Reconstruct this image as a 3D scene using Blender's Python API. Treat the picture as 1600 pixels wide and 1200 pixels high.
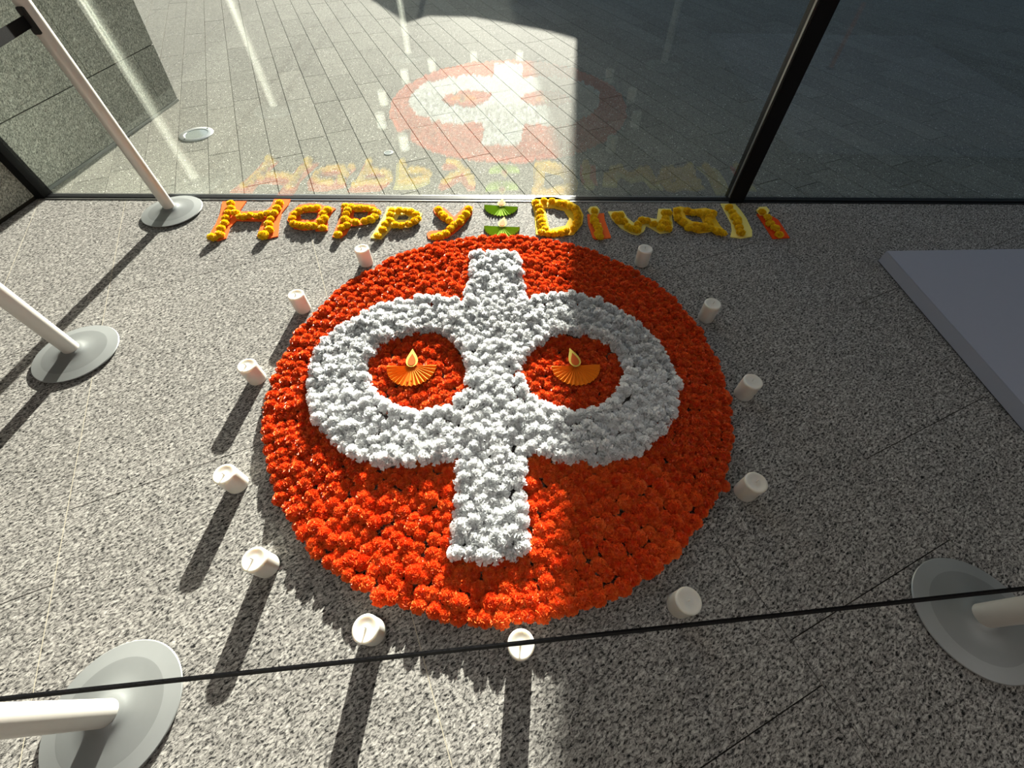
import bpy, bmesh, math, random
import numpy as np
from mathutils import Vector, Matrix
from mathutils.geometry import tessellate_polygon

for _o in list(bpy.data.objects):
    bpy.data.objects.remove(_o, do_unlink=True)
scene = bpy.context.scene
COL = scene.collection
R = math.radians
random.seed(7)
RNG = np.random.default_rng(7)

# ------------------------------------------------------------------ camera
cam_d = bpy.data.cameras.new('camera')
cam = bpy.data.objects.new('camera', cam_d)
COL.objects.link(cam)
cam_d.sensor_fit = 'HORIZONTAL'
cam_d.sensor_width = 36.0
cam_d.lens = 36.0 * 647.0 / 1600.0
cam_d.clip_start = 0.02
cam_d.clip_end = 300
cam.location = (0, 0, 1.5)
cam.rotation_euler = (R(90 - 54.1), 0, R(0.55))
scene.camera = cam

# ------------------------------------------------------------------ world, sun, exposure
SUN_AZ, SUN_EL = R(86.0), R(16.7)
TO_SUN = Vector((math.cos(SUN_AZ) * math.cos(SUN_EL), math.sin(SUN_AZ) * math.cos(SUN_EL), math.sin(SUN_EL)))
world = bpy.data.worlds.new('sky')
scene.world = world
world.use_nodes = True
wn = world.node_tree
wn.nodes.clear()
w_out = wn.nodes.new('ShaderNodeOutputWorld')
w_bg = wn.nodes.new('ShaderNodeBackground')
w_sky = wn.nodes.new('ShaderNodeTexSky')
w_sky.sky_type = 'NISHITA'
w_sky.sun_disc = False
w_sky.sun_elevation = SUN_EL
w_sky.sun_rotation = R(4.0)
w_sky.air_density = 1.0
w_sky.dust_density = 1.5
w_bg.inputs['Strength'].default_value = 0.28
wn.links.new(w_sky.outputs['Color'], w_bg.inputs['Color'])
wn.links.new(w_bg.outputs['Background'], w_out.inputs['Surface'])

sun_d = bpy.data.lights.new('sun', 'SUN')
sun_d.energy = 30.0
sun_d.angle = R(0.7)
sun_d.color = (1.0, 0.935, 0.85)
sun = bpy.data.objects.new('sun', sun_d)
COL.objects.link(sun)
sun.location = (1, 9, 8)
sun.rotation_euler = TO_SUN.to_track_quat('Z', 'Y').to_euler()

scene.view_settings.view_transform = 'Standard'
scene.view_settings.look = 'None'
scene.view_settings.exposure = 0.0
scene.view_settings.gamma = 1.0
scene.view_settings.use_curve_mapping = False

# ------------------------------------------------------------------ materials
def srgb(r, g, b):
    f = lambda c: c / 12.92 if c <= 0.04045 else ((c + 0.055) / 1.055) ** 2.4
    return (f(r / 255), f(g / 255), f(b / 255), 1.0)

def new_mat(name):
    m = bpy.data.materials.new(name)
    m.use_nodes = True
    nt = m.node_tree
    return m, nt, nt.nodes['Principled BSDF']

def plain(name, col, rough=0.5, metal=0.0, spec=0.5, noise=0.06, scale=40.0, bump=0.0):
    m, nt, p = new_mat(name)
    tc = nt.nodes.new('ShaderNodeTexCoord')
    n = nt.nodes.new('ShaderNodeTexNoise')
    n.inputs['Scale'].default_value = scale
    n.inputs['Detail'].default_value = 5
    nt.links.new(tc.outputs['Object'], n.inputs['Vector'])
    mx = nt.nodes.new('ShaderNodeMix')
    mx.data_type = 'RGBA'
    mx.inputs['A'].default_value = tuple(c * (1 - noise) for c in col[:3]) + (1,)
    mx.inputs['B'].default_value = tuple(min(1, c * (1 + noise)) for c in col[:3]) + (1,)
    nt.links.new(n.outputs['Fac'], mx.inputs['Factor'])
    nt.links.new(mx.outputs['Result'], p.inputs['Base Color'])
    p.inputs['Roughness'].default_value = rough
    p.inputs['Metallic'].default_value = metal
    p.inputs['Specular IOR Level'].default_value = spec
    if bump:
        b = nt.nodes.new('ShaderNodeBump')
        b.inputs['Strength'].default_value = bump
        b.inputs['Distance'].default_value = 0.002
        nt.links.new(n.outputs['Fac'], b.inputs['Height'])
        nt.links.new(b.outputs['Normal'], p.inputs['Normal'])
    return m

def granite(name, stops, scale, rot, stretch, rough, vary=0.1, spec=0.4, spark=0.0, blotch=0.10, axis='Z'):
    """speckled stone: noise flecks drawn out along one direction, plus larger crystals"""
    m, nt, p = new_mat(name)
    N, L = nt.nodes, nt.links
    tc = N.new('ShaderNodeTexCoord')
    mp = N.new('ShaderNodeMapping')
    mp.vector_type = 'TEXTURE'
    if axis == 'Z':
        mp.inputs['Rotation'].default_value = (0, 0, R(rot))
        mp.inputs['Scale'].default_value = (stretch, 1, 1)
    else:
        mp.inputs['Rotation'].default_value = (R(rot), 0, 0)
        mp.inputs['Scale'].default_value = (1, stretch, 1)
    L.new(tc.outputs['Object'], mp.inputs['Vector'])
    n1 = N.new('ShaderNodeTexNoise')
    n1.inputs['Scale'].default_value = scale
    n1.inputs['Detail'].default_value = 4.0
    n1.inputs['Roughness'].default_value = 0.72
    n1.inputs['Distortion'].default_value = 0.6
    L.new(mp.outputs['Vector'], n1.inputs['Vector'])
    ramp = N.new('ShaderNodeValToRGB')
    el = ramp.color_ramp.elements
    while len(el) < len(stops):
        el.new(0.5)
    for e, (pos, c) in zip(el, stops):
        e.position = pos
        e.color = c
    L.new(n1.outputs['Fac'], ramp.inputs['Fac'])
    vo = N.new('ShaderNodeTexVoronoi')
    vo.inputs['Scale'].default_value = scale * 0.62
    L.new(mp.outputs['Vector'], vo.inputs['Vector'])
    sep = N.new('ShaderNodeSeparateColor')
    L.new(vo.outputs['Color'], sep.inputs['Color'])
    n2 = N.new('ShaderNodeTexNoise')
    n2.inputs['Scale'].default_value = 2.2
    n2.inputs['Detail'].default_value = 2
    L.new(tc.outputs['Object'], n2.inputs['Vector'])
    oi = N.new('ShaderNodeObjectInfo')
    # value = 1 + crystals + blotches + per-slab tone
    def madd(a, mul, add):
        q = N.new('ShaderNodeMath')
        q.operation = 'MULTIPLY_ADD'
        L.new(a, q.inputs[0])
        q.inputs[1].default_value = mul
        q.inputs[2].default_value = add
        return q.outputs[0]
    def add(a, b):
        q = N.new('ShaderNodeMath')
        q.operation = 'ADD'
        L.new(a, q.inputs[0])
        L.new(b, q.inputs[1])
        return q.outputs[0]
    v = add(add(madd(sep.outputs['Red'], 0.5, 0.75), madd(n2.outputs['Fac'], blotch * 2, -blotch)),
            madd(oi.outputs['Random'], vary, -vary / 2))
    hsv = N.new('ShaderNodeHueSaturation')
    L.new(ramp.outputs['Color'], hsv.inputs['Color'])
    L.new(v, hsv.inputs['Value'])
    col = hsv.outputs['Color']
    if spark:  # mica sparkle painted into the colour as pale dots
        vs = N.new('ShaderNodeTexVoronoi')
        vs.inputs['Scale'].default_value = 85.0
        L.new(tc.outputs['Object'], vs.inputs['Vector'])
        sp = N.new('ShaderNodeSeparateColor')
        L.new(vs.outputs['Color'], sp.inputs['Color'])
        gt = N.new('ShaderNodeMath')
        gt.operation = 'GREATER_THAN'
        gt.inputs[1].default_value = 0.955
        L.new(sp.outputs['Green'], gt.inputs[0])
        lt = N.new('ShaderNodeMath')
        lt.operation = 'LESS_THAN'
        lt.inputs[1].default_value = 0.36
        L.new(vs.outputs['Distance'], lt.inputs[0])
        ml = N.new('ShaderNodeMath')
        ml.operation = 'MULTIPLY'
        L.new(gt.outputs[0], ml.inputs[0])
        L.new(lt.outputs[0], ml.inputs[1])
        mx = N.new('ShaderNodeMix')
        mx.data_type = 'RGBA'
        L.new(madd(ml.outputs[0], spark, 0.0), mx.inputs['Factor'])
        L.new(col, mx.inputs['A'])
        mx.inputs['B'].default_value = (0.9, 0.88, 0.82, 1)
        col = mx.outputs['Result']
    L.new(col, p.inputs['Base Color'])
    p.inputs['Roughness'].default_value = rough
    p.inputs['Specular IOR Level'].default_value = spec
    b = N.new('ShaderNodeBump')
    b.inputs['Strength'].default_value = 0.12
    b.inputs['Distance'].default_value = 0.002
    L.new(n1.outputs['Fac'], b.inputs['Height'])
    L.new(b.outputs['Normal'], p.inputs['Normal'])
    return m

def petal_mat(name, c1, c2, trans, rough=0.45, spec=0.5):
    """thin crinkled petals: two tones mixed over the bloom, partly translucent"""
    m, nt, p = new_mat(name)
    N, L = nt.nodes, nt.links
    tc = N.new('ShaderNodeTexCoord')
    n = N.new('ShaderNodeTexNoise')
    n.inputs['Scale'].default_value = 55
    n.inputs['Detail'].default_value = 3
    L.new(tc.outputs['Object'], n.inputs['Vector'])
    oi = N.new('ShaderNodeObjectInfo')
    ad = N.new('ShaderNodeMath')
    ad.operation = 'MULTIPLY_ADD'
    L.new(oi.outputs['Random'], ad.inputs[0])
    ad.inputs[1].default_value = 0.5
    ad.inputs[2].default_value = -0.25
    a2 = N.new('ShaderNodeMath')
    a2.operation = 'ADD'
    a2.use_clamp = True
    cn = N.new('ShaderNodeMath')
    cn.operation = 'MULTIPLY_ADD'
    L.new(n.outputs['Fac'], cn.inputs[0])
    cn.inputs[1].default_value = 2.2
    cn.inputs[2].default_value = -0.6
    L.new(ad.outputs[0], a2.inputs[0])
    L.new(cn.outputs[0], a2.inputs[1])
    mx = N.new('ShaderNodeMix')
    mx.data_type = 'RGBA'
    mx.inputs['A'].default_value = c1
    mx.inputs['B'].default_value = c2
    L.new(a2.outputs[0], mx.inputs['Factor'])
    L.new(mx.outputs['Result'], p.inputs['Base Color'])
    p.inputs['Roughness'].default_value = rough
    p.inputs['Specular IOR Level'].default_value = spec
    tr = N.new('ShaderNodeBsdfTranslucent')
    L.new(mx.outputs['Result'], tr.inputs['Color'])
    ms = N.new('ShaderNodeMixShader')
    ms.inputs[0].default_value = trans
    L.new(p.outputs[0], ms.inputs[1])
    L.new(tr.outputs[0], ms.inputs[2])
    L.new(ms.outputs[0], N['Material Output'].inputs['Surface'])
    return m

def glass_mat():
    m, nt, p = new_mat('facade_glass')
    N, L = nt.nodes, nt.links
    N.remove(p)
    lw = N.new('ShaderNodeLayerWeight')
    lw.inputs['Blend'].default_value = 0.5
    pw = N.new('ShaderNodeMath')
    pw.operation = 'POWER'
    L.new(lw.outputs['Facing'], pw.inputs[0])
    pw.inputs[1].default_value = 5.0
    ma = N.new('ShaderNodeMath')
    ma.operation = 'MULTIPLY_ADD'
    L.new(pw.outputs[0], ma.inputs[0])
    ma.inputs[1].default_value = 1.0 - GLASS_F0
    ma.inputs[2].default_value = GLASS_F0
    tr = N.new('ShaderNodeBsdfTransparent')
    tr.inputs['Color'].default_value = (0.90, 0.925, 0.905, 1)
    gl = N.new('ShaderNodeBsdfGlossy')
    gl.inputs['Roughness'].default_value = 0.0
    gl.inputs['Color'].default_value = (0.92, 1.0, 0.98, 1)
    ms = N.new('ShaderNodeMixShader')
    L.new(ma.outputs[0], ms.inputs[0])
    L.new(tr.outputs[0], ms.inputs[1])
    L.new(gl.outputs[0], ms.inputs[2])
    L.new(ms.outputs[0], N['Material Output'].inputs['Surface'])
    return m

GLASS_F0 = 0.072
M = {}
M['floor'] = granite('polished_granite', [(0.37, srgb(26, 26, 27)), (0.445, srgb(90, 88, 86)), (0.485, srgb(127, 124, 121)), (0.58, srgb(157, 154, 149)), (0.70, srgb(190, 187, 182))], 150, 35, 1.9, 0.65, vary=0.08, spec=0.03)
M['pave'] = granite('paving_granite', [(0.38, srgb(52, 51, 48)), (0.46, srgb(92, 90, 84)), (0.54, srgb(120, 118, 110)), (0.68, srgb(146, 143, 134))], 190, 20, 1.3, 0.85, vary=0.22, spec=0.05, spark=0.5)
M['wallstone'] = granite('wall_granite', [(0.36, srgb(64, 64, 60)), (0.46, srgb(118, 118, 110)), (0.55, srgb(164, 162, 152)), (0.66, srgb(192, 190, 180))], 175, 40, 2.0, 0.5, vary=0.12, axis='X')
M['joint'] = plain('joint_dark', srgb(52, 49, 44), 0.95, spec=0.0)
M['glint'] = plain('joint_glint', srgb(176, 168, 150), 0.9)  # pale tone stands in for sun catching the slab edges
M['frame'] = plain('black_frame', (0.006, 0.006, 0.007, 1), 0.5, spec=0.15)
M['alu'] = plain('sill_aluminium', srgb(150, 150, 148), 0.35, metal=0.9)
M['glass'] = glass_mat()
M['orange'] = petal_mat('orange_petals', (0.86, 0.075, 0.010, 1), (0.98, 0.245, 0.045, 1), 0.22, 0.4)
M['white'] = petal_mat('white_petals', (0.88, 0.89, 0.90, 1), (0.95, 0.95, 0.95, 1), 0.22, 0.5)
M['yellow'] = petal_mat('yellow_petals', (0.90, 0.58, 0.008, 1), (0.96, 0.76, 0.03, 1), 0.28, 0.5)
M['card_orange'] = plain('card_orange', srgb(236, 104, 44), 0.8, spec=0.08)
M['card_red'] = plain('card_red', srgb(226, 78, 30), 0.8, spec=0.08)
M['card_yellow'] = plain('card_yellow', srgb(240, 200, 60), 0.8, spec=0.08)
M['card_pale'] = plain('card_pale_yellow', srgb(240, 226, 130), 0.8, spec=0.08)
M['wax'] = plain('candle_wax', srgb(216, 214, 207), 0.38)
_p = M['wax'].node_tree.nodes['Principled BSDF']
_p.inputs['Subsurface Weight'].default_value = 0.8
_p.inputs['Subsurface Radius'].default_value = (0.022, 0.018, 0.014)
_p.inputs['Subsurface Scale'].default_value = 1.0
M['wick'] = plain('wick', srgb(214, 210, 200), 0.8)
M['post'] = plain('post_silver', srgb(206, 202, 196), 0.36, metal=0.25, noise=0.03)
M['disc'] = plain('base_silver_grey', srgb(132, 135, 135), 0.42, metal=0.35, noise=0.03)
M['disc_ring'] = plain('base_ring_grey', srgb(148, 151, 151), 0.44, metal=0.35, noise=0.03)
M['rubber'] = plain('black_rubber', (0.01, 0.01, 0.01, 1), 0.7)
M['belt'] = plain('belt_weave', (0.005, 0.005, 0.006, 1), 0.85, spec=0.1, scale=400, noise=0.4, bump=0.4)
M['plinth'] = plain('plinth_paint', srgb(152, 154, 167), 0.45, noise=0.02)
M['fan_orange'] = plain('fan_paper_orange', srgb(234, 126, 22), 0.7, spec=0.15)
M['fan_green'] = plain('fan_paper_green', srgb(150, 184, 52), 0.7, spec=0.1)
M['flame_y'] = plain('flame_yellow', srgb(240, 212, 100), 0.8, spec=0.08)
M['flame_o'] = plain('flame_orange', srgb(214, 98, 44), 0.8, spec=0.08)
M['flame_p'] = plain('flame_peach', srgb(226, 142, 100), 0.8, spec=0.08)
M['steel'] = plain('brushed_steel', srgb(176, 178, 176), 0.4, metal=0.8)
M['lens'] = plain('lamp_lens', srgb(118, 124, 120), 0.15)
M['plaster'] = plain('ceiling_plaster', srgb(200, 198, 192), 0.8)
M['panel'] = plain('wood_panel', srgb(96, 72, 52), 0.5)
M['facade'] = plain('concrete', srgb(140, 138, 134), 0.8, scale=6, noise=0.15)
M['copper'] = plain('wood_post', srgb(196, 110, 60), 0.4)

# ------------------------------------------------------------------ helpers
def tag(o, label=None, cat=None, group=None, kind=None):
    if label: o['label'] = label
    if cat: o['category'] = cat
    if group: o['group'] = group
    if kind: o['kind'] = kind
    return o

def obj(name, me, mat=None, parent=None, loc=(0, 0, 0), rot=(0, 0, 0), scale=(1, 1, 1)):
    o = bpy.data.objects.new(name, me)
    COL.objects.link(o)
    if mat is not None and me is not None and not me.materials:
        me.materials.append(mat)
    o.parent = parent
    o.location = loc
    o.rotation_euler = rot
    o.scale = scale
    return o

def empty(name, loc=(0, 0, 0), rz=0):
    o = bpy.data.objects.new(name, None)
    COL.objects.link(o)
    o.location = loc
    o.rotation_euler = (0, 0, rz)
    o.empty_display_size = 0.1
    return o

def mesh(name, v, f, smooth=False):
    me = bpy.data.meshes.new(name)
    me.from_pydata([tuple(map(float, p)) for p in v], [], [tuple(map(int, q)) for q in f])
    me.update()
    if smooth:
        me.polygons.foreach_set('use_smooth', [True] * len(me.polygons))
    return me

def box(name, x0, x1, y0, y1, z0, z1, bev=0.0):
    bm = bmesh.new()
    bmesh.ops.create_cube(bm, size=1.0)
    for v in bm.verts:
        v.co = Vector(((x0 + x1) / 2 + v.co.x * (x1 - x0), (y0 + y1) / 2 + v.co.y * (y1 - y0), (z0 + z1) / 2 + v.co.z * (z1 - z0)))
    if bev:
        bmesh.ops.bevel(bm, geom=bm.edges[:], offset=bev, segments=2, affect='EDGES')
    me = bpy.data.meshes.new(name)
    bm.to_mesh(me)
    bm.free()
    return me

def lathe(name, prof, seg=48, smooth=True, angle=35):
    """profile of (r, z); points at r=0 close the ends"""
    v, f, rings = [], [], []
    for r, z in prof:
        if r < 1e-6:
            rings.append([len(v)])
            v.append((0, 0, z))
        else:
            rings.append(list(range(len(v), len(v) + seg)))
            v += [(r * math.cos(2 * math.pi * i / seg), r * math.sin(2 * math.pi * i / seg), z) for i in range(seg)]
    for a, b in zip(rings, rings[1:]):
        for i in range(seg):
            j = (i + 1) % seg
            if len(a) == 1 and len(b) == 1: continue
            if len(a) == 1: f.append((a[0], b[j], b[i]))
            elif len(b) == 1: f.append((a[i], a[j], b[0]))
            else: f.append((a[i], a[j], b[j], b[i]))
    me = mesh(name, v, f, smooth)
    if smooth:
        me.set_sharp_from_angle(angle=R(angle))
    return me

def prism(name, outer, z0, z1, hole=None):
    """flat plate cut to an outline (optionally with one hole), real thickness"""
    loops = [outer] + ([hole] if hole else [])
    pts = [p for l in loops for p in l]
    tris = tessellate_polygon([[Vector((x, y, 0)) for x, y in l] for l in loops])
    n = len(pts)
    v = [(x, y, z1) for x, y in pts] + [(x, y, z0) for x, y in pts]
    f = []
    for a, b, c in tris:
        pa, pb, pc = pts[a], pts[b], pts[c]
        if (pb[0] - pa[0]) * (pc[1] - pa[1]) - (pb[1] - pa[1]) * (pc[0] - pa[0]) < 0:
            b, c = c, b
        f.append((a, b, c))
        f.append((a + n, c + n, b + n))
    k = 0
    for li, l in enumerate(loops):
        m = len(l)
        area = sum(l[i][0] * l[(i + 1) % m][1] - l[(i + 1) % m][0] * l[i][1] for i in range(m))
        ccw = (area > 0) == (li == 0)
        for i in range(m):
            a, b = k + i, k + (i + 1) % m
            f.append((a, a + n, b + n, b) if ccw else (a, b, b + n, a + n))
        k += m
    return mesh(name, v, f)

def clip(poly, nx, ny, d):
    """keep the part with nx*x + ny*y <= d"""
    out = []
    for i in range(len(poly)):
        a, b = poly[i], poly[(i + 1) % len(poly)]
        da, db = nx * a[0] + ny * a[1] - d, nx * b[0] + ny * b[1] - d
        if da <= 0: out.append(a)
        if da * db < 0:
            t = da / (da - db)
            out.append((a[0] + t * (b[0] - a[0]), a[1] + t * (b[1] - a[1])))
    return out

def inside(p, poly):
    x, y = p
    c = False
    j = len(poly) - 1
    for i in range(len(poly)):
        xi, yi = poly[i]
        xj, yj = poly[j]
        if (yi > y) != (yj > y) and x < (xj - xi) * (y - yi) / (yj - yi) + xi:
            c = not c
        j = i
    return c

def edge_dist(p, poly):
    best = 9.0
    for i in range(len(poly)):
        ax, ay = poly[i]
        bx, by = poly[(i + 1) % len(poly)]
        dx, dy = bx - ax, by - ay
        t = max(0, min(1, ((p[0] - ax) * dx + (p[1] - ay) * dy) / (dx * dx + dy * dy)))
        best = min(best, math.hypot(p[0] - ax - t * dx, p[1] - ay - t * dy))
    return best

def depth(x, y, z=0.0):
    """distance from where the photographer stood: nearer things show larger"""
    return math.sqrt(x * x + y * y + (1.5 - z) ** 2)

LETTERS={
 'H':dict(card='orange',outer=[(-1.918, 2.536), (-1.763, 2.541), (-1.764, 2.433), (-1.736, 2.419), (-1.594, 2.435), (-1.581, 2.479), (-1.588, 2.569), (-1.481, 2.567), (-1.476, 2.499), (-1.487, 2.407), (-1.467, 2.303), (-1.428, 2.164), (-1.478, 2.141), (-1.553, 2.163), (-1.577, 2.319), (-1.739, 2.324), (-1.751, 2.246), (-1.731, 2.142), (-1.77, 2.116), (-1.842, 2.141), (-1.854, 2.285), (-1.874, 2.396)],
  hole=None,dot=None,
  fl=[(-1.833, 2.488), (-1.812, 2.437), (-1.809, 2.386), (-1.799, 2.327), (-1.784, 2.272), (-1.783, 2.216), (-1.77, 2.158), (-1.797, 2.122), (-1.764, 2.38), (-1.718, 2.338), (-1.687, 2.342), (-1.657, 2.353), (-1.617, 2.343), (-1.587, 2.357), (-1.559, 2.375), (-1.521, 2.498), (-1.52, 2.436), (-1.516, 2.382), (-1.516, 2.319), (-1.514, 2.265), (-1.488, 2.209), (-1.5, 2.151)]),
 'a':dict(card='orange',outer=[(-1.156, 2.461), (-1.167, 2.432), (-1.175, 2.34), (-1.144, 2.225), (-1.216, 2.218), (-1.226, 2.241), (-1.289, 2.227), (-1.358, 2.246), (-1.425, 2.33), (-1.438, 2.408), (-1.402, 2.503), (-1.336, 2.519), (-1.272, 2.512), (-1.251, 2.497), (-1.179, 2.475)],
  hole=[(-1.372, 2.419), (-1.259, 2.424), (-1.249, 2.346), (-1.289, 2.332), (-1.345, 2.345)],dot=None,
  fl=[(-1.195, 2.425), (-1.209, 2.378), (-1.189, 2.329), (-1.201, 2.295), (-1.171, 2.228), (-1.262, 2.438), (-1.303, 2.438), (-1.338, 2.434), (-1.367, 2.408), (-1.384, 2.373), (-1.384, 2.324), (-1.36, 2.273), (-1.322, 2.253), (-1.289, 2.247), (-1.258, 2.247), (-1.227, 2.248)]),
 'p':dict(card='orange',outer=[(-1.132, 2.521), (-1.066, 2.525), (-0.917, 2.508), (-0.869, 2.435), (-0.867, 2.364), (-0.897, 2.315), (-0.951, 2.287), (-1.015, 2.273), (-1.023, 2.194), (-1.043, 2.152), (-1.099, 2.161), (-1.102, 2.292), (-1.105, 2.397)],
  hole=[(-1.031, 2.429), (-0.938, 2.434), (-0.938, 2.377), (-0.976, 2.349), (-1.021, 2.369)],dot=None,
  fl=[(-1.089, 2.462), (-1.05, 2.455), (-1.014, 2.441), (-0.982, 2.441), (-0.945, 2.438), (-0.909, 2.424), (-0.878, 2.392), (-0.882, 2.353), (-0.899, 2.318), (-0.926, 2.298), (-0.987, 2.287), (-1.061, 2.415), (-1.06, 2.376), (-1.058, 2.32), (-1.034, 2.303), (-1.052, 2.233), (-1.03, 2.256), (-1.056, 2.158)]),
 'p2':dict(card='pale',outer=[(-0.83, 2.486), (-0.76, 2.486), (-0.675, 2.479), (-0.592, 2.41), (-0.601, 2.316), (-0.66, 2.262), (-0.757, 2.261), (-0.774, 2.209), (-0.8, 2.144), (-0.867, 2.154), (-0.848, 2.275), (-0.829, 2.408)],
  hole=[(-0.737, 2.393), (-0.7, 2.401), (-0.669, 2.378), (-0.677, 2.342), (-0.744, 2.338)],dot=None,
  fl=[(-0.784, 2.418), (-0.733, 2.414), (-0.696, 2.41), (-0.658, 2.399), (-0.623, 2.371), (-0.606, 2.332), (-0.622, 2.305), (-0.656, 2.271), (-0.694, 2.259), (-0.734, 2.262), (-0.783, 2.362), (-0.777, 2.307), (-0.795, 2.269), (-0.801, 2.21), (-0.821, 2.152)]),
 'y':dict(card='orange',outer=[(-0.53, 2.468), (-0.502, 2.506), (-0.44, 2.452), (-0.387, 2.373), (-0.348, 2.453), (-0.324, 2.503), (-0.277, 2.495), (-0.276, 2.413), (-0.314, 2.311), (-0.352, 2.235), (-0.407, 2.162), (-0.468, 2.136), (-0.522, 2.15), (-0.536, 2.197), (-0.522, 2.223), (-0.436, 2.234), (-0.408, 2.31), (-0.47, 2.348), (-0.517, 2.419)],
  hole=None,dot=None,
  fl=[(-0.487, 2.429), (-0.464, 2.385), (-0.441, 2.353), (-0.406, 2.315), (-0.304, 2.438), (-0.309, 2.382), (-0.336, 2.335), (-0.346, 2.296), (-0.374, 2.266), (-0.393, 2.228), (-0.418, 2.177), (-0.45, 2.155), (-0.483, 2.144)]),
 'D':dict(card='yellow',outer=[(0.101, 2.565), (0.134, 2.603), (0.25, 2.614), (0.353, 2.567), (0.41, 2.502), (0.429, 2.402), (0.413, 2.307), (0.35, 2.199), (0.229, 2.182), (0.124, 2.197), (0.119, 2.426)],
  hole=[(0.187, 2.486), (0.249, 2.484), (0.309, 2.455), (0.336, 2.366), (0.308, 2.289), (0.208, 2.251), (0.196, 2.383)],dot=None,
  fl=[(0.133, 2.519), (0.149, 2.464), (0.155, 2.41), (0.156, 2.353), (0.162, 2.31), (0.168, 2.268), (0.176, 2.23), (0.156, 2.19), (0.183, 2.543), (0.234, 2.539), (0.279, 2.511), (0.31, 2.507), (0.344, 2.484), (0.377, 2.448), (0.388, 2.399), (0.389, 2.35), (0.377, 2.295), (0.351, 2.24), (0.31, 2.211), (0.271, 2.195), (0.232, 2.178), (0.198, 2.178)]),
 'i':dict(card='orange',outer=[(0.453, 2.412), (0.561, 2.426), (0.557, 2.351), (0.573, 2.169), (0.48, 2.152), (0.463, 2.168), (0.448, 2.307)],
  hole=None,dot=[(0.459, 2.454), (0.481, 2.491), (0.522, 2.496), (0.537, 2.455), (0.522, 2.401), (0.472, 2.401)],
  fl=[(0.494, 2.426), (0.49, 2.36), (0.489, 2.313), (0.493, 2.267), (0.497, 2.229), (0.498, 2.197), (0.501, 2.153)]),
 'w':dict(card='pale',outer=[(0.589, 2.444), (0.687, 2.454), (0.701, 2.379), (0.732, 2.323), (0.794, 2.397), (0.831, 2.38), (0.883, 2.363), (0.916, 2.479), (0.998, 2.48), (0.967, 2.279), (0.939, 2.229), (0.874, 2.216), (0.806, 2.294), (0.781, 2.235), (0.741, 2.199), (0.704, 2.21), (0.645, 2.267), (0.603, 2.36)],
  hole=None,dot=None,
  fl=[(0.623, 2.379), (0.656, 2.384), (0.633, 2.327), (0.667, 2.306), (0.681, 2.252), (0.708, 2.24), (0.732, 2.228), (0.744, 2.281), (0.776, 2.324), (0.809, 2.32), (0.849, 2.287), (0.879, 2.254), (0.935, 2.404), (0.96, 2.404), (0.927, 2.343), (0.903, 2.3), (0.931, 2.292), (0.922, 2.238)]),
 'a2':dict(card='yellow',outer=[(1.013, 2.489), (1.061, 2.508), (1.136, 2.477), (1.222, 2.491), (1.282, 2.46), (1.254, 2.375), (1.259, 2.298), (1.283, 2.212), (1.213, 2.203), (1.194, 2.239), (1.112, 2.222), (1.052, 2.255), (1.006, 2.33), (0.994, 2.399)],
  hole=[(1.071, 2.417), (1.156, 2.414), (1.166, 2.374), (1.163, 2.327), (1.098, 2.343), (1.07, 2.382)],dot=None,
  fl=[(1.021, 2.431), (1.087, 2.437), (1.116, 2.41), (1.154, 2.41), (1.208, 2.415), (1.238, 2.407), (1.211, 2.363), (1.187, 2.32), (1.009, 2.356), (1.029, 2.305), (1.053, 2.251), (1.104, 2.281), (1.098, 2.239), (1.142, 2.26), (1.185, 2.286), (1.181, 2.244), (1.213, 2.22), (1.237, 2.196)]),
 'l':dict(card='pale',outer=[(1.334, 2.543), (1.426, 2.539), (1.44, 2.466), (1.447, 2.377), (1.44, 2.25), (1.42, 2.189), (1.35, 2.172), (1.289, 2.184), (1.321, 2.257), (1.336, 2.324), (1.335, 2.456)],
  hole=None,dot=None,
  fl=[(1.361, 2.475), (1.365, 2.421), (1.365, 2.373), (1.369, 2.338), (1.358, 2.296), (1.358, 2.254), (1.348, 2.201)]),
 'i2':dict(card='red',outer=[(1.528, 2.426), (1.603, 2.423), (1.641, 2.362), (1.641, 2.179), (1.537, 2.17), (1.534, 2.326)],
  hole=None,dot=[(1.533, 2.46), (1.565, 2.497), (1.613, 2.502), (1.618, 2.457), (1.585, 2.407), (1.54, 2.407)],
  fl=[(1.553, 2.423), (1.562, 2.362), (1.565, 2.302), (1.572, 2.248), (1.572, 2.187)]),
}
MOTIF=[(-0.238, 1.939), (-0.108, 1.963), (0.024, 1.953), (0.037, 1.737), (0.055, 1.552), (0.146, 1.6), (0.26, 1.615), (0.433, 1.565), (0.599, 1.415), (0.689, 1.235), (0.706, 1.065), (0.663, 0.909), (0.582, 0.805), (0.481, 0.729), (0.329, 0.68), (0.186, 0.689), (0.047, 0.73), (0.04, 0.529), (0.049, 0.336), (-0.076, 0.323), (-0.206, 0.338), (-0.207, 0.504), (-0.206, 0.706), (-0.295, 0.684), (-0.455, 0.662), (-0.597, 0.686), (-0.723, 0.767), (-0.821, 0.88), (-0.888, 1.023), (-0.904, 1.201), (-0.84, 1.376), (-0.681, 1.527), (-0.483, 1.584), (-0.337, 1.576), (-0.25, 1.54), (-0.242, 1.734)]
EYE_L=[(-0.212, 1.109), (-0.221, 1.013), (-0.273, 0.941), (-0.387, 0.909), (-0.505, 0.939), (-0.603, 1.026), (-0.648, 1.122), (-0.635, 1.222), (-0.571, 1.301), (-0.464, 1.347), (-0.343, 1.339), (-0.257, 1.245)]
EYE_R=[(0.037, 1.129), (0.075, 1.229), (0.151, 1.308), (0.272, 1.341), (0.389, 1.322), (0.466, 1.233), (0.48, 1.112), (0.436, 1.019), (0.36, 0.944), (0.244, 0.915), (0.137, 0.961), (0.066, 1.032)]
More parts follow.
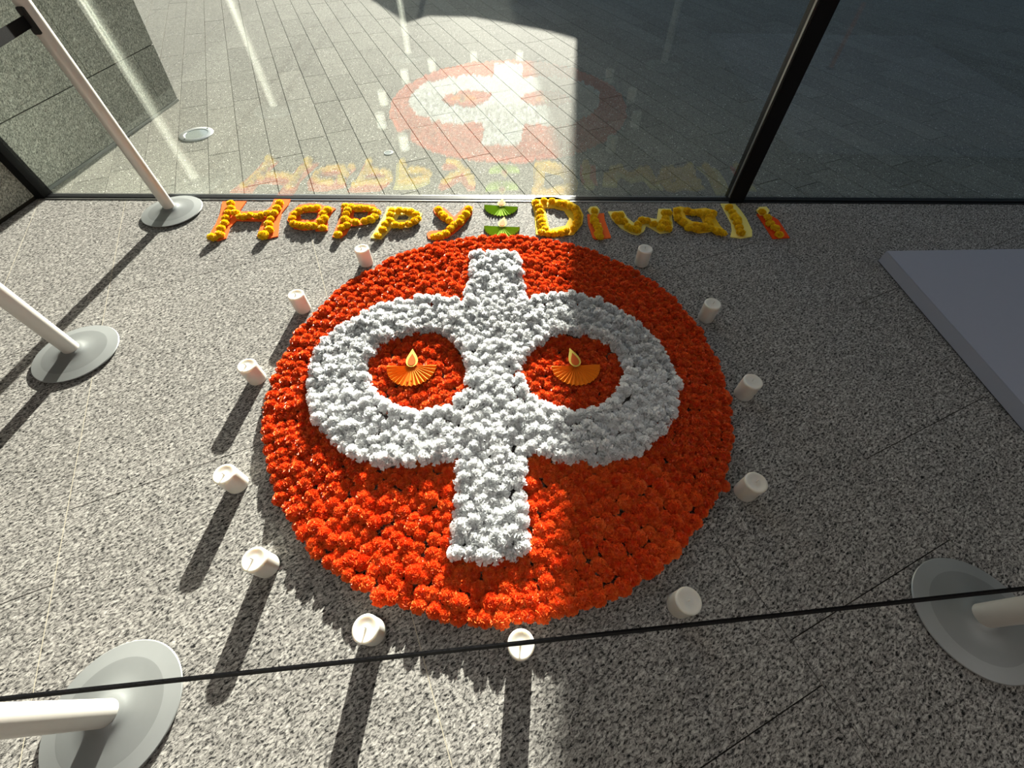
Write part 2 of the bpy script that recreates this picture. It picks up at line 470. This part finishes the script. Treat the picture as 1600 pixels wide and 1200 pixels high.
FILL_LAMPS=[(x,y) for x in (-2.0,0.6,3.2,5.8) for y in (-3.6,-1.2)]
FILL_STRENGTH=8.5  # brightness of the added fill lights


# ================================================================== setting
GY = 2.60                       # glass line
TA = R(24.5)                    # both floors are laid at this angle to the glass
TC, TS = math.cos(TA), math.sin(TA)
def from_tile(s, t): return (s * TC - t * TS, s * TS + t * TC)

WALL_D = Vector((0.109, 0.994))         # the stone wall runs on through the glass at this slight angle
WALL_P = Vector((-3.162, 2.587))
def wall_xy(s, off=0.0):                # s along the wall from the glass, off towards the room
    return (WALL_P.x + WALL_D.x * s + WALL_D.y * off, WALL_P.y + WALL_D.y * s - WALL_D.x * off)

# --- inside floor: bed and slabs
floor = tag(obj('floor', box('floor', -4.6, 9.0, -6.0, 2.585, -0.10, -0.005), M['joint']), kind='structure')
floor['label'] = 'grey granite slab floor inside the glass'
cols = [-6.6, -5.2, -4.2, -3.2, -2.50, -1.80, -1.28, -0.22, 0.83, 1.575, 2.30, 3.15, 4.2, 5.25, 6.3, 7.4, 8.6]
offs = {-1.80: (0.86, 1.245), -1.28: (1.13, 1.245), -0.22: (-0.372, 1.245), 0.83: (-0.25, 1.45), 1.575: (0.09, 1.265)}
for a, b in zip(cols, cols[1:]):
    t0, ln = offs.get(a, (random.uniform(-0.6, 0.6), 1.25))
    for k in range(-8, 9):
        g, gt = 0.0014, 0.0017
        q = [from_tile(a + g, t0 + k * ln + gt), from_tile(b - g, t0 + k * ln + gt), from_tile(b - g, t0 + (k + 1) * ln - gt), from_tile(a + g, t0 + (k + 1) * ln - gt)]
        q = clip(q, 0, 1, 2.578)
        if q: q = clip(q, 0, -1, 5.9)
        if q: q = clip(q, 1, 0, 8.9)
        if q: q = clip(q, -WALL_D.y, WALL_D.x, -WALL_D.y * WALL_P.x + WALL_D.x * WALL_P.y)
        if len(q) >= 3:
            obj('floor_slab', prism('floor_slab', q, -0.006, 0.0), M['floor'], floor)

for a in (-1.80, -1.28, -0.22):        # sun glints along these long joints, painted as pale strips
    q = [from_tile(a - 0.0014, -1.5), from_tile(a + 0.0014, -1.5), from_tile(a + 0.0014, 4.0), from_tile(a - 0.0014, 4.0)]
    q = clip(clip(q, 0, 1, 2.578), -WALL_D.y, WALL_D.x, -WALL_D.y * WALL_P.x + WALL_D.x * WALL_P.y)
    obj('glint_line', prism('glint_line', q, -0.006, -0.0004), M['glint'], floor)

# --- outside paving
pave = tag(obj('pavement', box('pavement', -14, 22, 2.62, 30, -0.12, -0.006), M['joint']), kind='structure')
pave['label'] = 'granite block paving outside the glass'
stones = []
PW = 0.2143
s0 = from_tile(0, 0)
for ci in range(-40, 72):
    # the joints meet the glass line every 0.2355 m
    s = (-2.056 * TC + 2.646 * TS) + ci * PW
    rr = random.Random(ci * 31 + 5)
    t = -9.0 + rr.uniform(0, 0.7)
    while t < 14.5:
        ln = rr.uniform(0.60, 0.90)
        g = 0.0028
        q = [from_tile(s + g, t + g), from_tile(s + PW - g, t + g), from_tile(s + PW - g, t + ln - g), from_tile(s + g, t + ln - g)]
        t += ln
        cx = sum(p[0] for p in q) / 4
        cy = sum(p[1] for p in q) / 4
        if cy > 10.4 or abs(cx) > 2.5 + 1.35 * cy or cy < 2.2: continue
        q = clip(q, 0, -1, -2.625)
        if len(q) >= 3:
            stones.append((depth(cx, cy) + (0 if abs(cx) < 0.55 + 1.05 * cy and cx > -3.1 else 6), q, rr.uniform(-0.0012, 0.0)))
stones.sort(key=lambda e: e[0])
for d, q, dz in stones[:300]:
    obj('paving_stone', prism('paving_stone', q, -0.010, dz), M['pave'], pave)
vv, ff = [], []
for d, q, dz in stones[300:]:
    n, k = len(q), len(vv)
    vv += [(x, y, dz) for x, y in q] + [(x, y, -0.01) for x, y in q]
    ff.append(tuple(range(k, k + n)))
    ff += [(k + i, k + n + i, k + n + (i + 1) % n, k + (i + 1) % n) for i in range(n)]
o = obj('far_paving', mesh('far_paving', vv, ff), M['pave'], pave)
o['kind'] = 'stuff'

# --- stone wall on the left, inside and outside the glass
def wall_poly(name, mat, parent, s0a, s0b, s1a, s1b, z0, z1, off0, off1):
    """block between s-lines (bottom/top ends given separately) and heights, thickness off0..off1"""
    v = []
    for off in (off1, off0):
        for s, z in ((s0a, z0), (s1a, z0), (s1b, z1), (s0b, z1)):
            x, y = wall_xy(s, off)
            v.append((x, y, z))
    f = [(0, 1, 2, 3), (7, 6, 5, 4), (0, 4, 5, 1), (1, 5, 6, 2), (2, 6, 7, 3), (3, 7, 4, 0)]
    return obj(name, mesh(name, v, f), mat, parent)

LEAN = 0.186
S_END = 1.57
wall_l = wall_poly('wall_left', M['joint'], None, -8.3, -8.3, S_END - 0.01, S_END - 0.01 + LEAN * 3.6, 0, 3.6, -0.40, -0.006)
tag(wall_l, 'grey granite wall running through the glass on the left', kind='structure')
rows = [0.0, 0.385, 1.03, 1.68, 2.33, 2.98, 3.6]
GJ = 0.003
joints = {0: [1.388], 1: [0.925]}
for ri in range(6):
    z0, z1 = rows[ri] + (0.02 if ri == 0 else GJ), rows[ri + 1] - GJ
    js = joints.get(ri, [1.388 if ri % 2 == 0 else 0.925])
    s = js[0]
    left = []
    while s > -8.0:
        left.append(s)
        s -= 1.30
    edges = sorted(left + [-8.2]) + [None]
    for a, b in zip(edges, edges[1:]):
        for lo, hi in ((a, b),):
            if b is None:
                wall_poly('stone_panel', M['wallstone'], wall_l, lo + GJ, lo + GJ, S_END + LEAN * z0, S_END + LEAN * z1, z0, z1, -0.03, 0.0)
            else:
                wall_poly('stone_panel', M['wallstone'], wall_l, lo + GJ, lo + GJ, hi - GJ, hi - GJ, z0, z1, -0.03, 0.0)
wall_poly('base_strip', M['steel'], wall_l, 0.05, 0.05, S_END + 0.004, S_END + 0.004, 0.0, 0.018, -0.02, 0.006)

# --- glazing
def structure(name, me, mat, label, parent=None):
    return tag(obj(name, me, mat, parent), label, kind='structure')

MX0, MX1 = 1.392, 1.484          # mullion
TOPZ = 3.6
jx = -3.165
win1 = structure('window_1', box('window_1', jx + 0.02, MX0, GY - 0.02, GY + 0.02, -0.004, 0.007, 0.001), M['frame'], 'large pane of facade glass left of the black mullion')
obj('glass_pane', box('glass_pane', jx + 0.03, MX0 + 0.01, GY - 0.006, GY + 0.006, 0.004, TOPZ), M['glass'], win1)
obj('jamb', box('jamb', jx - 0.02, jx + 0.055, GY - 0.035, GY + 0.045, 0.0, TOPZ, 0.003), M['frame'], win1)
obj('sill_strip', box('sill_strip', jx + 0.02, MX0, GY - 0.040, GY - 0.024, -0.004, 0.004, 0.001), M['alu'], win1)
obj('outer_strip', box('outer_strip', jx + 0.02, MX0, GY + 0.022, GY + 0.034, -0.004, 0.004, 0.001), M['alu'], win1)
win2 = structure('window_2', box('window_2', MX1, 8.95, GY - 0.02, GY + 0.02, -0.004, 0.009, 0.001), M['frame'], 'large pane of facade glass right of the black mullion')
obj('glass_pane', box('glass_pane', MX1 - 0.01, 8.95, GY - 0.006, GY + 0.006, 0.004, TOPZ), M['glass'], win2)
obj('sill_strip', box('sill_strip', MX1, 8.95, GY - 0.040, GY - 0.024, -0.004, 0.004, 0.001), M['frame'], win2)
mul = structure('trim_1', box('trim_1', MX0, MX1, GY - 0.045, GY + 0.05, 0.0, TOPZ, 0.004), M['frame'], 'black metal mullion between the two glass panes')
obj('edge_bead', box('edge_bead', MX0 - 0.006, MX0, GY - 0.030, GY - 0.012, 0.03, TOPZ), M['alu'], mul)

# --- rest of the room, out of frame (closes the room so that only the facade lets daylight in)
structure('ceiling', box('ceiling', -4.6, 9.0, -6.0, 2.7, TOPZ, TOPZ + 0.2), M['plaster'], 'plain plaster ceiling of the lobby')
structure('wall_back', box('wall_back', -4.6, 9.0, -6.2, -6.0, 0, TOPZ + 0.2), M['panel'], 'panelled wall at the back of the lobby')
structure('wall_right', box('wall_right', 9.0, 9.2, -6.2, 2.7, 0, TOPZ + 0.2), M['plaster'], 'plain wall at the right end of the lobby')

# --- what shades the paving: a low sloping garden wall and the block beyond it
def facade_plate(name, prof, y0, y1, mat, label, dx=0.0):
    n = len(prof)
    v = [(x, y0, z) for x, z in prof] + [(x + dx, y1, z) for x, z in prof]
    f = [tuple(range(n)), tuple(range(2 * n - 1, n - 1, -1))] + [(i, i + n, (i + 1) % n + n, (i + 1) % n) for i in range(n)]
    return structure(name, mesh(name, v, f), mat, label)
facade_plate('wall_garden', [(-2.6, 0), (0.99, 0), (0.99, 1.393), (0.69, 1.31), (-0.28, 1.136), (-0.85, 1.12), (-1.06, 1.21), (-1.78, 0.897), (-2.3, 0.55)], 10.5, 10.9, M['wallstone'], 'low stone garden wall across the courtyard')
facade_plate('wall_block', [(0.99, 0), (30, 0), (30, 16), (-0.25, 16), (0.84, 3.2), (0.985, 1.393)], 10.5, 16, M['facade'], 'tall concrete block across the courtyard', 1.2)

# --- unseen fill lights, added under the ceiling to lift the shaded side
for i, (x, y) in enumerate(FILL_LAMPS):
    t = empty('fill_light', (x, y, TOPZ))
    tag(t, 'square fill light panel added out of view above the lobby', 'light', 'added fill lights')
    me = box('frame', -0.32, 0.32, -0.32, 0.32, -0.02, 0.0, 0.004)
    obj('frame', me, M['alu'], t)
    dm = bpy.data.materials.get('fill_diffuser')
    if dm is None:
        dm, nt, p = new_mat('fill_diffuser')
        p.inputs['Emission Color'].default_value = (1.0, 0.95, 0.9, 1)
        p.inputs['Emission Strength'].default_value = FILL_STRENGTH
    obj('diffuser', box('diffuser', -0.29, 0.29, -0.29, 0.29, -0.026, -0.018), dm, t)

# ================================================================== flowers
def bloom(seed, r, n, zlo, wid, cols, ruffle, inner, tipjit, core, squash=1.0):
    """one flower head: ruffled petals all round a core, origin at its base centre height 0"""
    g = np.random.default_rng(seed)
    V, Fc = [], []
    k = 0
    ga = math.pi * (3 - math.sqrt(5))
    rowsn = 3
    for i in range(n):
        z = zlo + (1 - zlo) * (i + 0.5) / n
        z = min(0.995, z + g.uniform(-0.05, 0.05))
        a = i * ga + g.uniform(-0.25, 0.25)
        q = math.sqrt(max(0, 1 - z * z))
        d = np.array([q * math.cos(a), q * math.sin(a), z])
        ref = np.array([0, 0, 1.0]) if abs(z) < 0.9 else np.array([1.0, 0, 0])
        e1 = np.cross(ref, d); e1 /= np.linalg.norm(e1)
        e2 = np.cross(d, e1)
        ro = g.uniform(0, math.pi)
        u = e1 * math.cos(ro) + e2 * math.sin(ro)
        w = np.cross(d, u)
        R1 = r * g.uniform(1 - tipjit, 1 + tipjit * 0.6)
        bend = g.uniform(-0.35, 0.35)
        for j in range(rowsn):
            fr = j / (rowsn - 1)
            rad = r * inner + (R1 - r * inner) * fr
            wd = r * wid * (0.35 + 0.65 * fr)
            for c in range(cols):
                cc = c / (cols - 1) * 2 - 1
                zig = ((c % 2) * 2 - 1) * ruffle * r * fr + g.uniform(-1, 1) * ruffle * 0.5 * r * fr
                p = d * (rad - 0.10 * r * cc * cc * fr + g.uniform(-0.04, 0.04) * r * fr) + u * (cc * wd * 0.5) + w * (zig + bend * r * 0.3 * fr * fr)
                V.append(p)
        for j in range(rowsn - 1):
            for c in range(cols - 1):
                b = k + j * cols + c
                Fc.append((b, b + 1, b + cols + 1, b + cols))
        k += rowsn * cols
    # core
    bm = bmesh.new()
    bmesh.ops.create_icosphere(bm, subdivisions=2, radius=r * core)
    bm.verts.ensure_lookup_table()
    for v in bm.verts: V.append(np.array(v.co))
    for f in bm.faces: Fc.append(tuple(k + v.index for v in f.verts))
    bm.free()
    V = np.array(V)
    V[:, 2] *= squash
    lo = V[:, 2].min()
    V[:, 2] -= lo
    return V, Fc

def bloom_mesh(name, VF, mat):
    me = mesh(name, VF[0], VF[1])
    me.materials.append(mat)
    return me

OR_V = [bloom(10 + i, 0.0288, 125, -0.72, 0.42, 4, 0.17, 0.50, 0.17, 0.70, 0.80) for i in range(6)]
WH_V = [bloom(40 + i, 0.0295, 40, -0.55, 0.95, 5, 0.21, 0.30, 0.30, 0.46, 1.10) for i in range(6)]
YE_V = [bloom(70 + i, 0.0268, 100, -0.65, 0.42, 4, 0.14, 0.52, 0.13, 0.74, 0.72) for i in range(4)]
OR_M = [bloom_mesh('orange_flower', v, M['orange']) for v in OR_V]
WH_M = [bloom_mesh('white_flower', v, M['white']) for v in WH_V]
YE_M = [bloom_mesh('flower_head', v, M['yellow']) for v in YE_V]

def rot_matrix(rz, tx, ty):
    return np.array((Matrix.Rotation(rz, 3, 'Z') @ Matrix.Rotation(tx, 3, 'X') @ Matrix.Rotation(ty, 3, 'Y')))

def scatter(spots, meshes, VFs, name, label, group, cat, stuff_name, stuff_label, mat):
    spots = sorted(spots, key=lambda s: depth(s[0], s[1], 0.05))
    for i, (x, y, z, sc) in enumerate(spots[:300]):
        o = obj(name, meshes[i % len(meshes)], None, None, (x, y, z), (random.uniform(-0.2, 0.2), random.uniform(-0.2, 0.2), random.uniform(0, 6.28)), (sc, sc, sc))
        tag(o, label, cat, group)
    rest = spots[300:]
    VV, LI, tot, LS, k, st = [], [], [], [], 0, 0
    for i, (x, y, z, sc) in enumerate(rest):
        V, Fc = VFs[i % len(VFs)]
        m = rot_matrix(random.uniform(0, 6.28), random.uniform(-0.2, 0.2), random.uniform(-0.2, 0.2)) * sc
        VV.append(V @ m.T + np.array([x, y, z]))
        fa = FLAT[id(VFs[i % len(VFs)])]
        LI.append(fa[0] + k)
        LS.append(fa[1])
        k += len(V)
    VV = np.concatenate(VV)
    LI = np.concatenate(LI)
    LT = np.concatenate(LS)
    me = bpy.data.meshes.new(stuff_name)
    me.vertices.add(len(VV))
    me.vertices.foreach_set('co', VV.astype(np.float32).ravel())
    me.loops.add(len(LI))
    me.loops.foreach_set('vertex_index', LI.astype(np.int32))
    me.polygons.add(len(LT))
    me.polygons.foreach_set('loop_start', np.concatenate([[0], np.cumsum(LT)[:-1]]).astype(np.int32))
    me.polygons.foreach_set('loop_total', LT.astype(np.int32))
    me.update(calc_edges=True)
    me.validate()
    o = obj(stuff_name, me, mat)
    tag(o, stuff_label, cat, group, 'stuff')

FLAT = {}
for vf in OR_V + WH_V:
    FLAT[id(vf)] = (np.array([i for f in vf[1] for i in f]), np.array([len(f) for f in vf[1]]))

CX, CY, CR = -0.070, 1.145, 1.002
white_spots, orange_spots = [], []
# white heads: a neat row just inside every edge of the motif, then staggered rows in between
taken = []
def try_white(p, dmin, jit):
    p = (p[0] + random.uniform(-jit, jit), p[1] + random.uniform(-jit, jit))
    if not inside(p, MOTIF) or inside(p, EYE_L) or inside(p, EYE_R): return
    if any((p[0] - q[0]) ** 2 + (p[1] - q[1]) ** 2 < dmin * dmin for q in taken): return
    taken.append(p)
    white_spots.append((p[0], p[1], random.uniform(0.014, 0.027), random.uniform(0.90, 1.14)))
for poly, off in ((MOTIF, 0.018), (EYE_L, 0.030), (EYE_R, 0.030)):
    for i in range(len(poly)):
        ax, ay = poly[i]
        bx, by = poly[(i + 1) % len(poly)]
        ln = math.hypot(bx - ax, by - ay)
        nx, ny_ = -(by - ay) / ln, (bx - ax) / ln
        mx_, my_ = (ax + bx) / 2, (ay + by) / 2
        keep_in = inside((mx_ + nx * 0.01, my_ + ny_ * 0.01), poly)
        sg = 1 if keep_in == (poly is MOTIF) else -1
        for k in range(max(1, int(ln / 0.011))):
            t = k / max(1, int(ln / 0.011))
            try_white((ax + (bx - ax) * t + sg * nx * off, ay + (by - ay) * t + sg * ny_ * off), 0.0415, 0.002)
sp = 0.0115
y = 0.28
while y < 2.0:
    x = -1.0
    while x < 0.8:
        if edge_dist((x, y), MOTIF) > 0.018 and min(edge_dist((x, y), EYE_L), edge_dist((x, y), EYE_R)) > 0.030:
            try_white((x, y), 0.0385, 0.003)
        x += sp
    y += sp
# orange heads: rings from the rim inwards
rad = CR - 0.024
ri = 0
while rad > 0.02:
    n = max(1, int(2 * math.pi * rad / 0.0445))
    ph = random.uniform(0, 6.28)
    for k in range(n):
        a = ph + 2 * math.pi * k / n
        j = 0.008
        p = (CX + rad * math.cos(a) + random.uniform(-j, j), CY + rad * math.sin(a) + random.uniform(-j, j))
        inw = inside(p, MOTIF) and not inside(p, EYE_L) and not inside(p, EYE_R)
        dm = min(edge_dist(p, MOTIF), edge_dist(p, EYE_L), edge_dist(p, EYE_R))
        if inw and dm > 0.016: continue
        orange_spots.append((p[0], p[1], random.uniform(0.0, 0.011), random.uniform(0.86, 1.14)))
    rad -= 0.0415
    ri += 1
print('white', len(white_spots), 'orange', len(orange_spots))
scatter(orange_spots, OR_M, OR_V, 'orange_flower', 'orange-red pompom flower head in the near part of the round floor display', 'orange flower heads of the round display', 'flower',
        'orange_flower_mass', 'packed orange-red flower heads covering the far part of the round floor display', M['orange'])
scatter(white_spots, WH_M, WH_V, 'white_flower', 'white ruffled flower head in the near part of the raised white motif', 'white flower heads of the motif', 'flower',
        'white_flower_mass', 'packed white ruffled flower heads in the far part of the raised white motif', M['white'])
o = obj('orange_flower', OR_M[2], None, None, (0.795, 0.612, 0.0), (0.2, 0.1, 1.0), (0.9, 0.7, 0.55))
tag(o, 'small loose orange-red flower squashed against a candle on the right', 'flower')

# ================================================================== letters
def letter(key, label):
    d = LETTERS[key]
    cx = sum(p[0] for p in d['outer']) / len(d['outer'])
    cy = sum(p[1] for p in d['outer']) / len(d['outer'])
    t = empty('flower_letter', (cx, cy, 0))
    tag(t, label, 'letter', 'flower letters by the glass')
    sh = lambda l: [(x - cx, y - cy) for x, y in l]
    obj('card', prism('card', sh(d['outer']), 0.001, 0.007, sh(d['hole']) if d['hole'] else None), M['card_' + d['card']], t)
    if d['dot']:
        obj('dot_card', prism('dot_card', sh(d['dot']), 0.007, 0.012), M['card_pale'], t)
    for i, (x, y) in enumerate(d['fl']):
        sc = random.uniform(0.92, 1.08) * (1.12 if key == 'H' and i in (7, 21) else 1.0)
        obj('flower_head', random.choice(YE_M), None, t, (x - cx, y - cy, 0.006), (random.uniform(-0.25, 0.25), random.uniform(-0.25, 0.25), random.uniform(0, 6.28)), (sc, sc, sc))

letter('H', 'capital H of yellow flower heads on orange card')
letter('a', 'letter a of yellow flowers on orange card right after the H')
letter('p', 'letter p of yellow flowers on orange card, the first of two')
letter('p2', 'letter p of yellow flowers on pale yellow card, just before the y')
letter('y', 'letter y of yellow flowers on orange card beside the green paper lamps')
letter('D', 'capital D of yellow flower heads on yellow card')
letter('i', 'letter i of yellow flowers on orange card right after the D')
letter('w', 'letter w of yellow flowers on pale yellow card in the shade')
letter('a2', 'letter a of yellow flowers on yellow card between w and l')
letter('l', 'letter l of yellow flowers on wide pale yellow card')
letter('i2', 'letter i of yellow flowers on red card, last letter on the right')

# ================================================================== paper lamps
def fan_mesh(r, a0, a1, n, amp):
    v, f = [], []
    for side in (0, 1):
        dz = -0.0012 * side
        for k in range(n + 1):
            a = a0 + (a1 - a0) * k / n
            up = amp if k % 2 else -amp
            v.append((0.012 * math.cos(a), 0.012 * math.sin(a), up * 0.35 + dz))
            v.append((r * math.cos(a), r * math.sin(a), up + dz))
    m = 2 * (n + 1)
    for k in range(n):
        a = 2 * k
        f.append((a, a + 1, a + 3, a + 2))
        f.append((m + a, m + a + 2, m + a + 3, m + a + 1))
        f.append((a + 1, m + a + 1, m + a + 3, a + 3))
    return mesh('fan', v, f)

def drop(w, h, lean=0.0, n=20):
    pts = []
    for i in range(n):
        a = 2 * math.pi * i / n - math.pi / 2
        yy = (1 + math.sin(a)) / 2
        xx = math.cos(a) * w / 2 * (1 - 0.92 * yy ** 1.6) * 1.35
        pts.append((xx + lean * yy * yy, yy * h))
    return pts

def diya(x, y, z, r, rz, mat_fan, mat_out, mat_in, fw, fh, lean, label, group, a0=-183, a1=3, tilt=0.0):
    t = empty('paper_lamp', (x, y, z), rz)
    t.rotation_euler = (tilt, 0, rz)
    tag(t, label, 'paper lamp', group)
    obj('fan', fan_mesh(r, R(a0), R(a1), 34, 0.0052), mat_fan, t, (0, 0, 0.005))
    obj('flame_outline', prism('flame_outline', drop(fw, fh, lean), 0.0, 0.002), mat_out, t, (0, -0.012, 0.011))
    obj('flame_centre', prism('flame_centre', drop(fw * 0.66, fh * 0.66, lean * 0.5), 0.0, 0.0015), mat_in, t, (0, -0.005, 0.0132))

diya(-0.457, 1.142, 0.050, 0.110, R(2), M['fan_orange'], M['flame_y'], M['flame_o'], 0.050, 0.105, -0.006, 'orange pleated paper lamp with yellow flame inside the sunlit left eye', 'paper lamps')
diya(0.272, 1.150, 0.050, 0.108, R(3), M['fan_orange'], M['flame_y'], M['flame_o'], 0.050, 0.110, -0.016, 'orange pleated paper lamp with yellow flame inside the half-shaded right eye', 'paper lamps')
diya(-0.094, 2.497, 0.004, 0.110, R(-6), M['fan_green'], M['card_pale'], M['flame_p'], 0.050, 0.085, 0.0, 'green pleated paper lamp nearest the glass', 'paper lamps')
diya(-0.083, 2.270, 0.004, 0.110, R(-3), M['fan_green'], M['card_pale'], M['flame_p'], 0.050, 0.105, 0.008, 'green pleated paper lamp touching the top of the flower circle', 'paper lamps')

# ================================================================== candles
CR_, CH = 0.0385, 0.103
candle_me = lathe('wax_body', [(0, 0), (CR_ - 0.004, 0), (CR_ - 0.001, 0.003), (CR_, 0.008), (CR_, CH - 0.016), (CR_ + 0.0008, CH - 0.013), (CR_ + 0.0008, CH - 0.004), (CR_ - 0.001, CH - 0.001), (CR_ - 0.004, CH), (CR_ - 0.008, CH - 0.0008), (CR_ - 0.014, CH - 0.0026), (CR_ - 0.020, CH - 0.0042), (0.012, CH - 0.0048), (0.006, CH - 0.004), (0, CH - 0.0035)], 40, angle=60)
candle_me.materials.append(M['wax'])
wick_me = lathe('wick', [(0, CH - 0.009), (0.0022, CH - 0.009), (0.0022, CH + 0.006), (0.0017, CH + 0.013), (0, CH + 0.0135)], 10)
wick_me.materials.append(M['wick'])
def candle(x, y, label):
    t = empty('pillar_candle', (x, y, 0), random.uniform(0, 6.28))
    tag(t, label, 'candle', 'pillar candles around the flower circle')
    obj('wax_body', candle_me, None, t)
    obj('wick', wick_me, None, t, (0, 0, 0), (random.uniform(-0.03, 0.03), random.uniform(-0.03, 0.03), 0))
for x, y, lab in [
    (-0.841, 1.918, 'white pillar candle at upper left of the flower circle, below the letters p'),
    (-1.085, 1.548, 'white pillar candle on the left of the circle, second from the letters'),
    (-1.156, 1.101, 'leftmost white pillar candle beside the circle, third from the letters on the left'),
    (-1.045, 0.603, 'white pillar candle on the left of the circle, fourth from the letters'),
    (-0.828, 0.314, 'white pillar candle at lower left, between base plate and circle'),
    (-0.430, 0.126, 'white pillar candle at the front, just behind the belt, left of centre'),
    (0.025, 0.092, 'white pillar candle crossed by the black belt, bottom centre'),
    (0.533, 0.209, 'shaded white pillar candle at lower right, nearest the belt'),
    (0.865, 0.590, 'shaded white pillar candle on the right with a red flower against it'),
    (1.001, 1.037, 'shaded white pillar candle at far right of the circle, third from the letters'),
    (0.961, 1.504, 'shaded white pillar candle on the right, second from the letters'),
    (0.711, 1.932, 'shaded white pillar candle at upper right, below the letter w')]:
    candle(x, y, lab)

# ================================================================== barrier posts
BR = 0.1765
base_me = lathe('base', [(0, 0.006), (BR - 0.006, 0.006), (BR - 0.001, 0.008), (BR, 0.011), (BR - 0.002, 0.0135), (BR * 0.75, 0.0205)], 96)
base_me.materials.append(M['disc_ring'])
dome_me = lathe('base_dome', [(BR * 0.75, 0.0205), (BR * 0.72, 0.0214), (BR * 0.55, 0.0245), (BR * 0.38, 0.029), (0.046, 0.036), (0.038, 0.042), (0.030, 0.042)], 96, angle=50)
dome_me.materials.append(M['disc'])
foot_me = lathe('foot_ring', [(0, 0.0), (BR - 0.012, 0.0), (BR - 0.010, 0.0062), (0, 0.0062)], 64)
foot_me.materials.append(M['rubber'])
PR = 0.0335
pole_me = lathe('pole', [(PR, 0.036), (PR, 1.085), (PR - 0.002, 1.090), (0, 1.090)], 48)
pole_me.materials.append(M['post'])
head_me = lathe('head', [(PR - 0.003, 1.088), (PR + 0.0015, 1.090), (PR + 0.0015, 1.106), (PR - 0.001, 1.110), (0, 1.111)], 48)
head_me.materials.append(M['rubber'])
clip_me = box('belt_clip', PR - 0.012, PR + 0.016, -0.014, 0.014, 0.905, 1.0, 0.003)
clip_me.materials.append(M['rubber'])
PST = [(-2.186, 2.418), (-2.058, 1.240), (-1.122, -0.077), (1.461, 0.185)]
def post(i, label, clips):
    x, y = PST[i]
    t = empty('barrier_post', (x, y, 0))
    tag(t, label, 'barrier post', 'belt barrier posts')
    b = obj('base', base_me, None, t)
    obj('base_dome', dome_me, None, b)
    obj('foot_ring', foot_me, None, b)
    p = obj('pole', pole_me, None, t)
    obj('head', head_me, None, p)
    for q in clips:
        a = math.atan2(PST[q][1] - y, PST[q][0] - x)
        obj('belt_clip', clip_me, None, p, (0, 0, 0), (0, 0, a))
post(0, 'silver barrier post with round grey base close to the glass', [1])
post(1, 'silver barrier post with round grey base, middle of the left side', [0])
post(2, 'silver barrier post with large round base at the lower left corner', [3])
post(3, 'silver barrier post in shade with round base at the right edge', [2])
def belt(i, j, label):
    a, b = Vector(PST[i]), Vector(PST[j])
    d = (b - a).normalized()
    a2, b2 = a + d * (PR + 0.014), b - d * (PR + 0.014)
    n = Vector((-d.y, d.x))
    v, f = [], []
    N = 24
    for k in range(N + 1):
        p = a2.lerp(b2, k / N)
        s = -0.012 * math.sin(math.pi * k / N)
        for off, z in ((-0.0011, 0.932), (0.0011, 0.932), (0.0011, 0.974), (-0.0011, 0.974)):
            v.append((p.x + n.x * off, p.y + n.y * off, z + s))
    for k in range(N):
        for q in range(4):
            f.append((4 * k + q, 4 * k + (q + 1) % 4, 4 * k + 4 + (q + 1) % 4, 4 * k + 4 + q))
    f += [(3, 2, 1, 0), (4 * N, 4 * N + 1, 4 * N + 2, 4 * N + 3)]
    tag(obj('barrier_belt', mesh('barrier_belt', v, f), M['belt']), label, 'belt', 'barrier belts')
belt(0, 1, 'black barrier belt clipped to the post near the glass')
belt(2, 3, 'long black barrier belt crossing the foreground')

# ================================================================== plinth on the right
t = empty('display_plinth', (2.06, 1.966, 0), R(-1.7))
t.rotation_euler = (0, 0, R(1.9))
tag(t, 'low grey painted display plinth at the right edge', 'plinth')
obj('body', box('body', 0, 2.2, -2.6, 0, 0.006, 0.068, 0.001), M['plinth'], t)
obj('top_panel', box('top_panel', 0.0, 2.2, -2.6, 0.0, 0.068, 0.072, 0.0012), M['plinth'], t)
obj('shadow_gap', box('shadow_gap', 0.006, 2.194, -2.594, -0.006, 0.0, 0.006), M['rubber'], t)

# ================================================================== fittings in the outside paving
t = empty('ground_light', (-2.535, 3.505, 0), R(24.5))
tag(t, 'round steel uplight set in the paving near the stone wall', 'ground light')
obj('ring', lathe('ring', [(0.125, 0.0), (0.125, 0.004), (0.122, 0.006), (0.088, 0.006), (0.085, 0.003)], 64), M['steel'], t)
obj('lens', lathe('lens', [(0.086, 0.003), (0.0, 0.0032)], 48), M['lens'], t)
scr = lathe('screw', [(0.006, 0.006), (0.0055, 0.008), (0, 0.0085)], 12)
for a in (40, 220):
    obj('screw', scr, M['frame'], t, (0.107 * math.cos(R(a)), 0.107 * math.sin(R(a)), 0))
t = empty('drain_cap', (-0.957, 3.216, 0), 0)
tag(t, 'small round metal cap in the paving behind the letters p', 'cap')
obj('rim', lathe('rim', [(0.033, 0.0), (0.033, 0.004), (0.027, 0.005), (0.026, 0.003)], 32), M['steel'], t)
obj('plate', lathe('plate', [(0.0265, 0.003), (0.0, 0.0035)], 32), M['lens'], t)

# ================================================================== slim post that the right-hand pane mirrors
t = empty('wooden_stake', (2.98, 0.43, 0.072))
tag(t, 'slim copper-brown wooden stake standing on the grey plinth', 'stake')
obj('shaft', lathe('shaft', [(0, 0.008), (0.019, 0.008), (0.017, 0.46), (0.012, 0.47), (0, 0.471)], 20), M['copper'], t)
obj('foot', lathe('foot', [(0, 0.0), (0.045, 0.0), (0.045, 0.006), (0.020, 0.009), (0, 0.009)], 28), M['frame'], t)
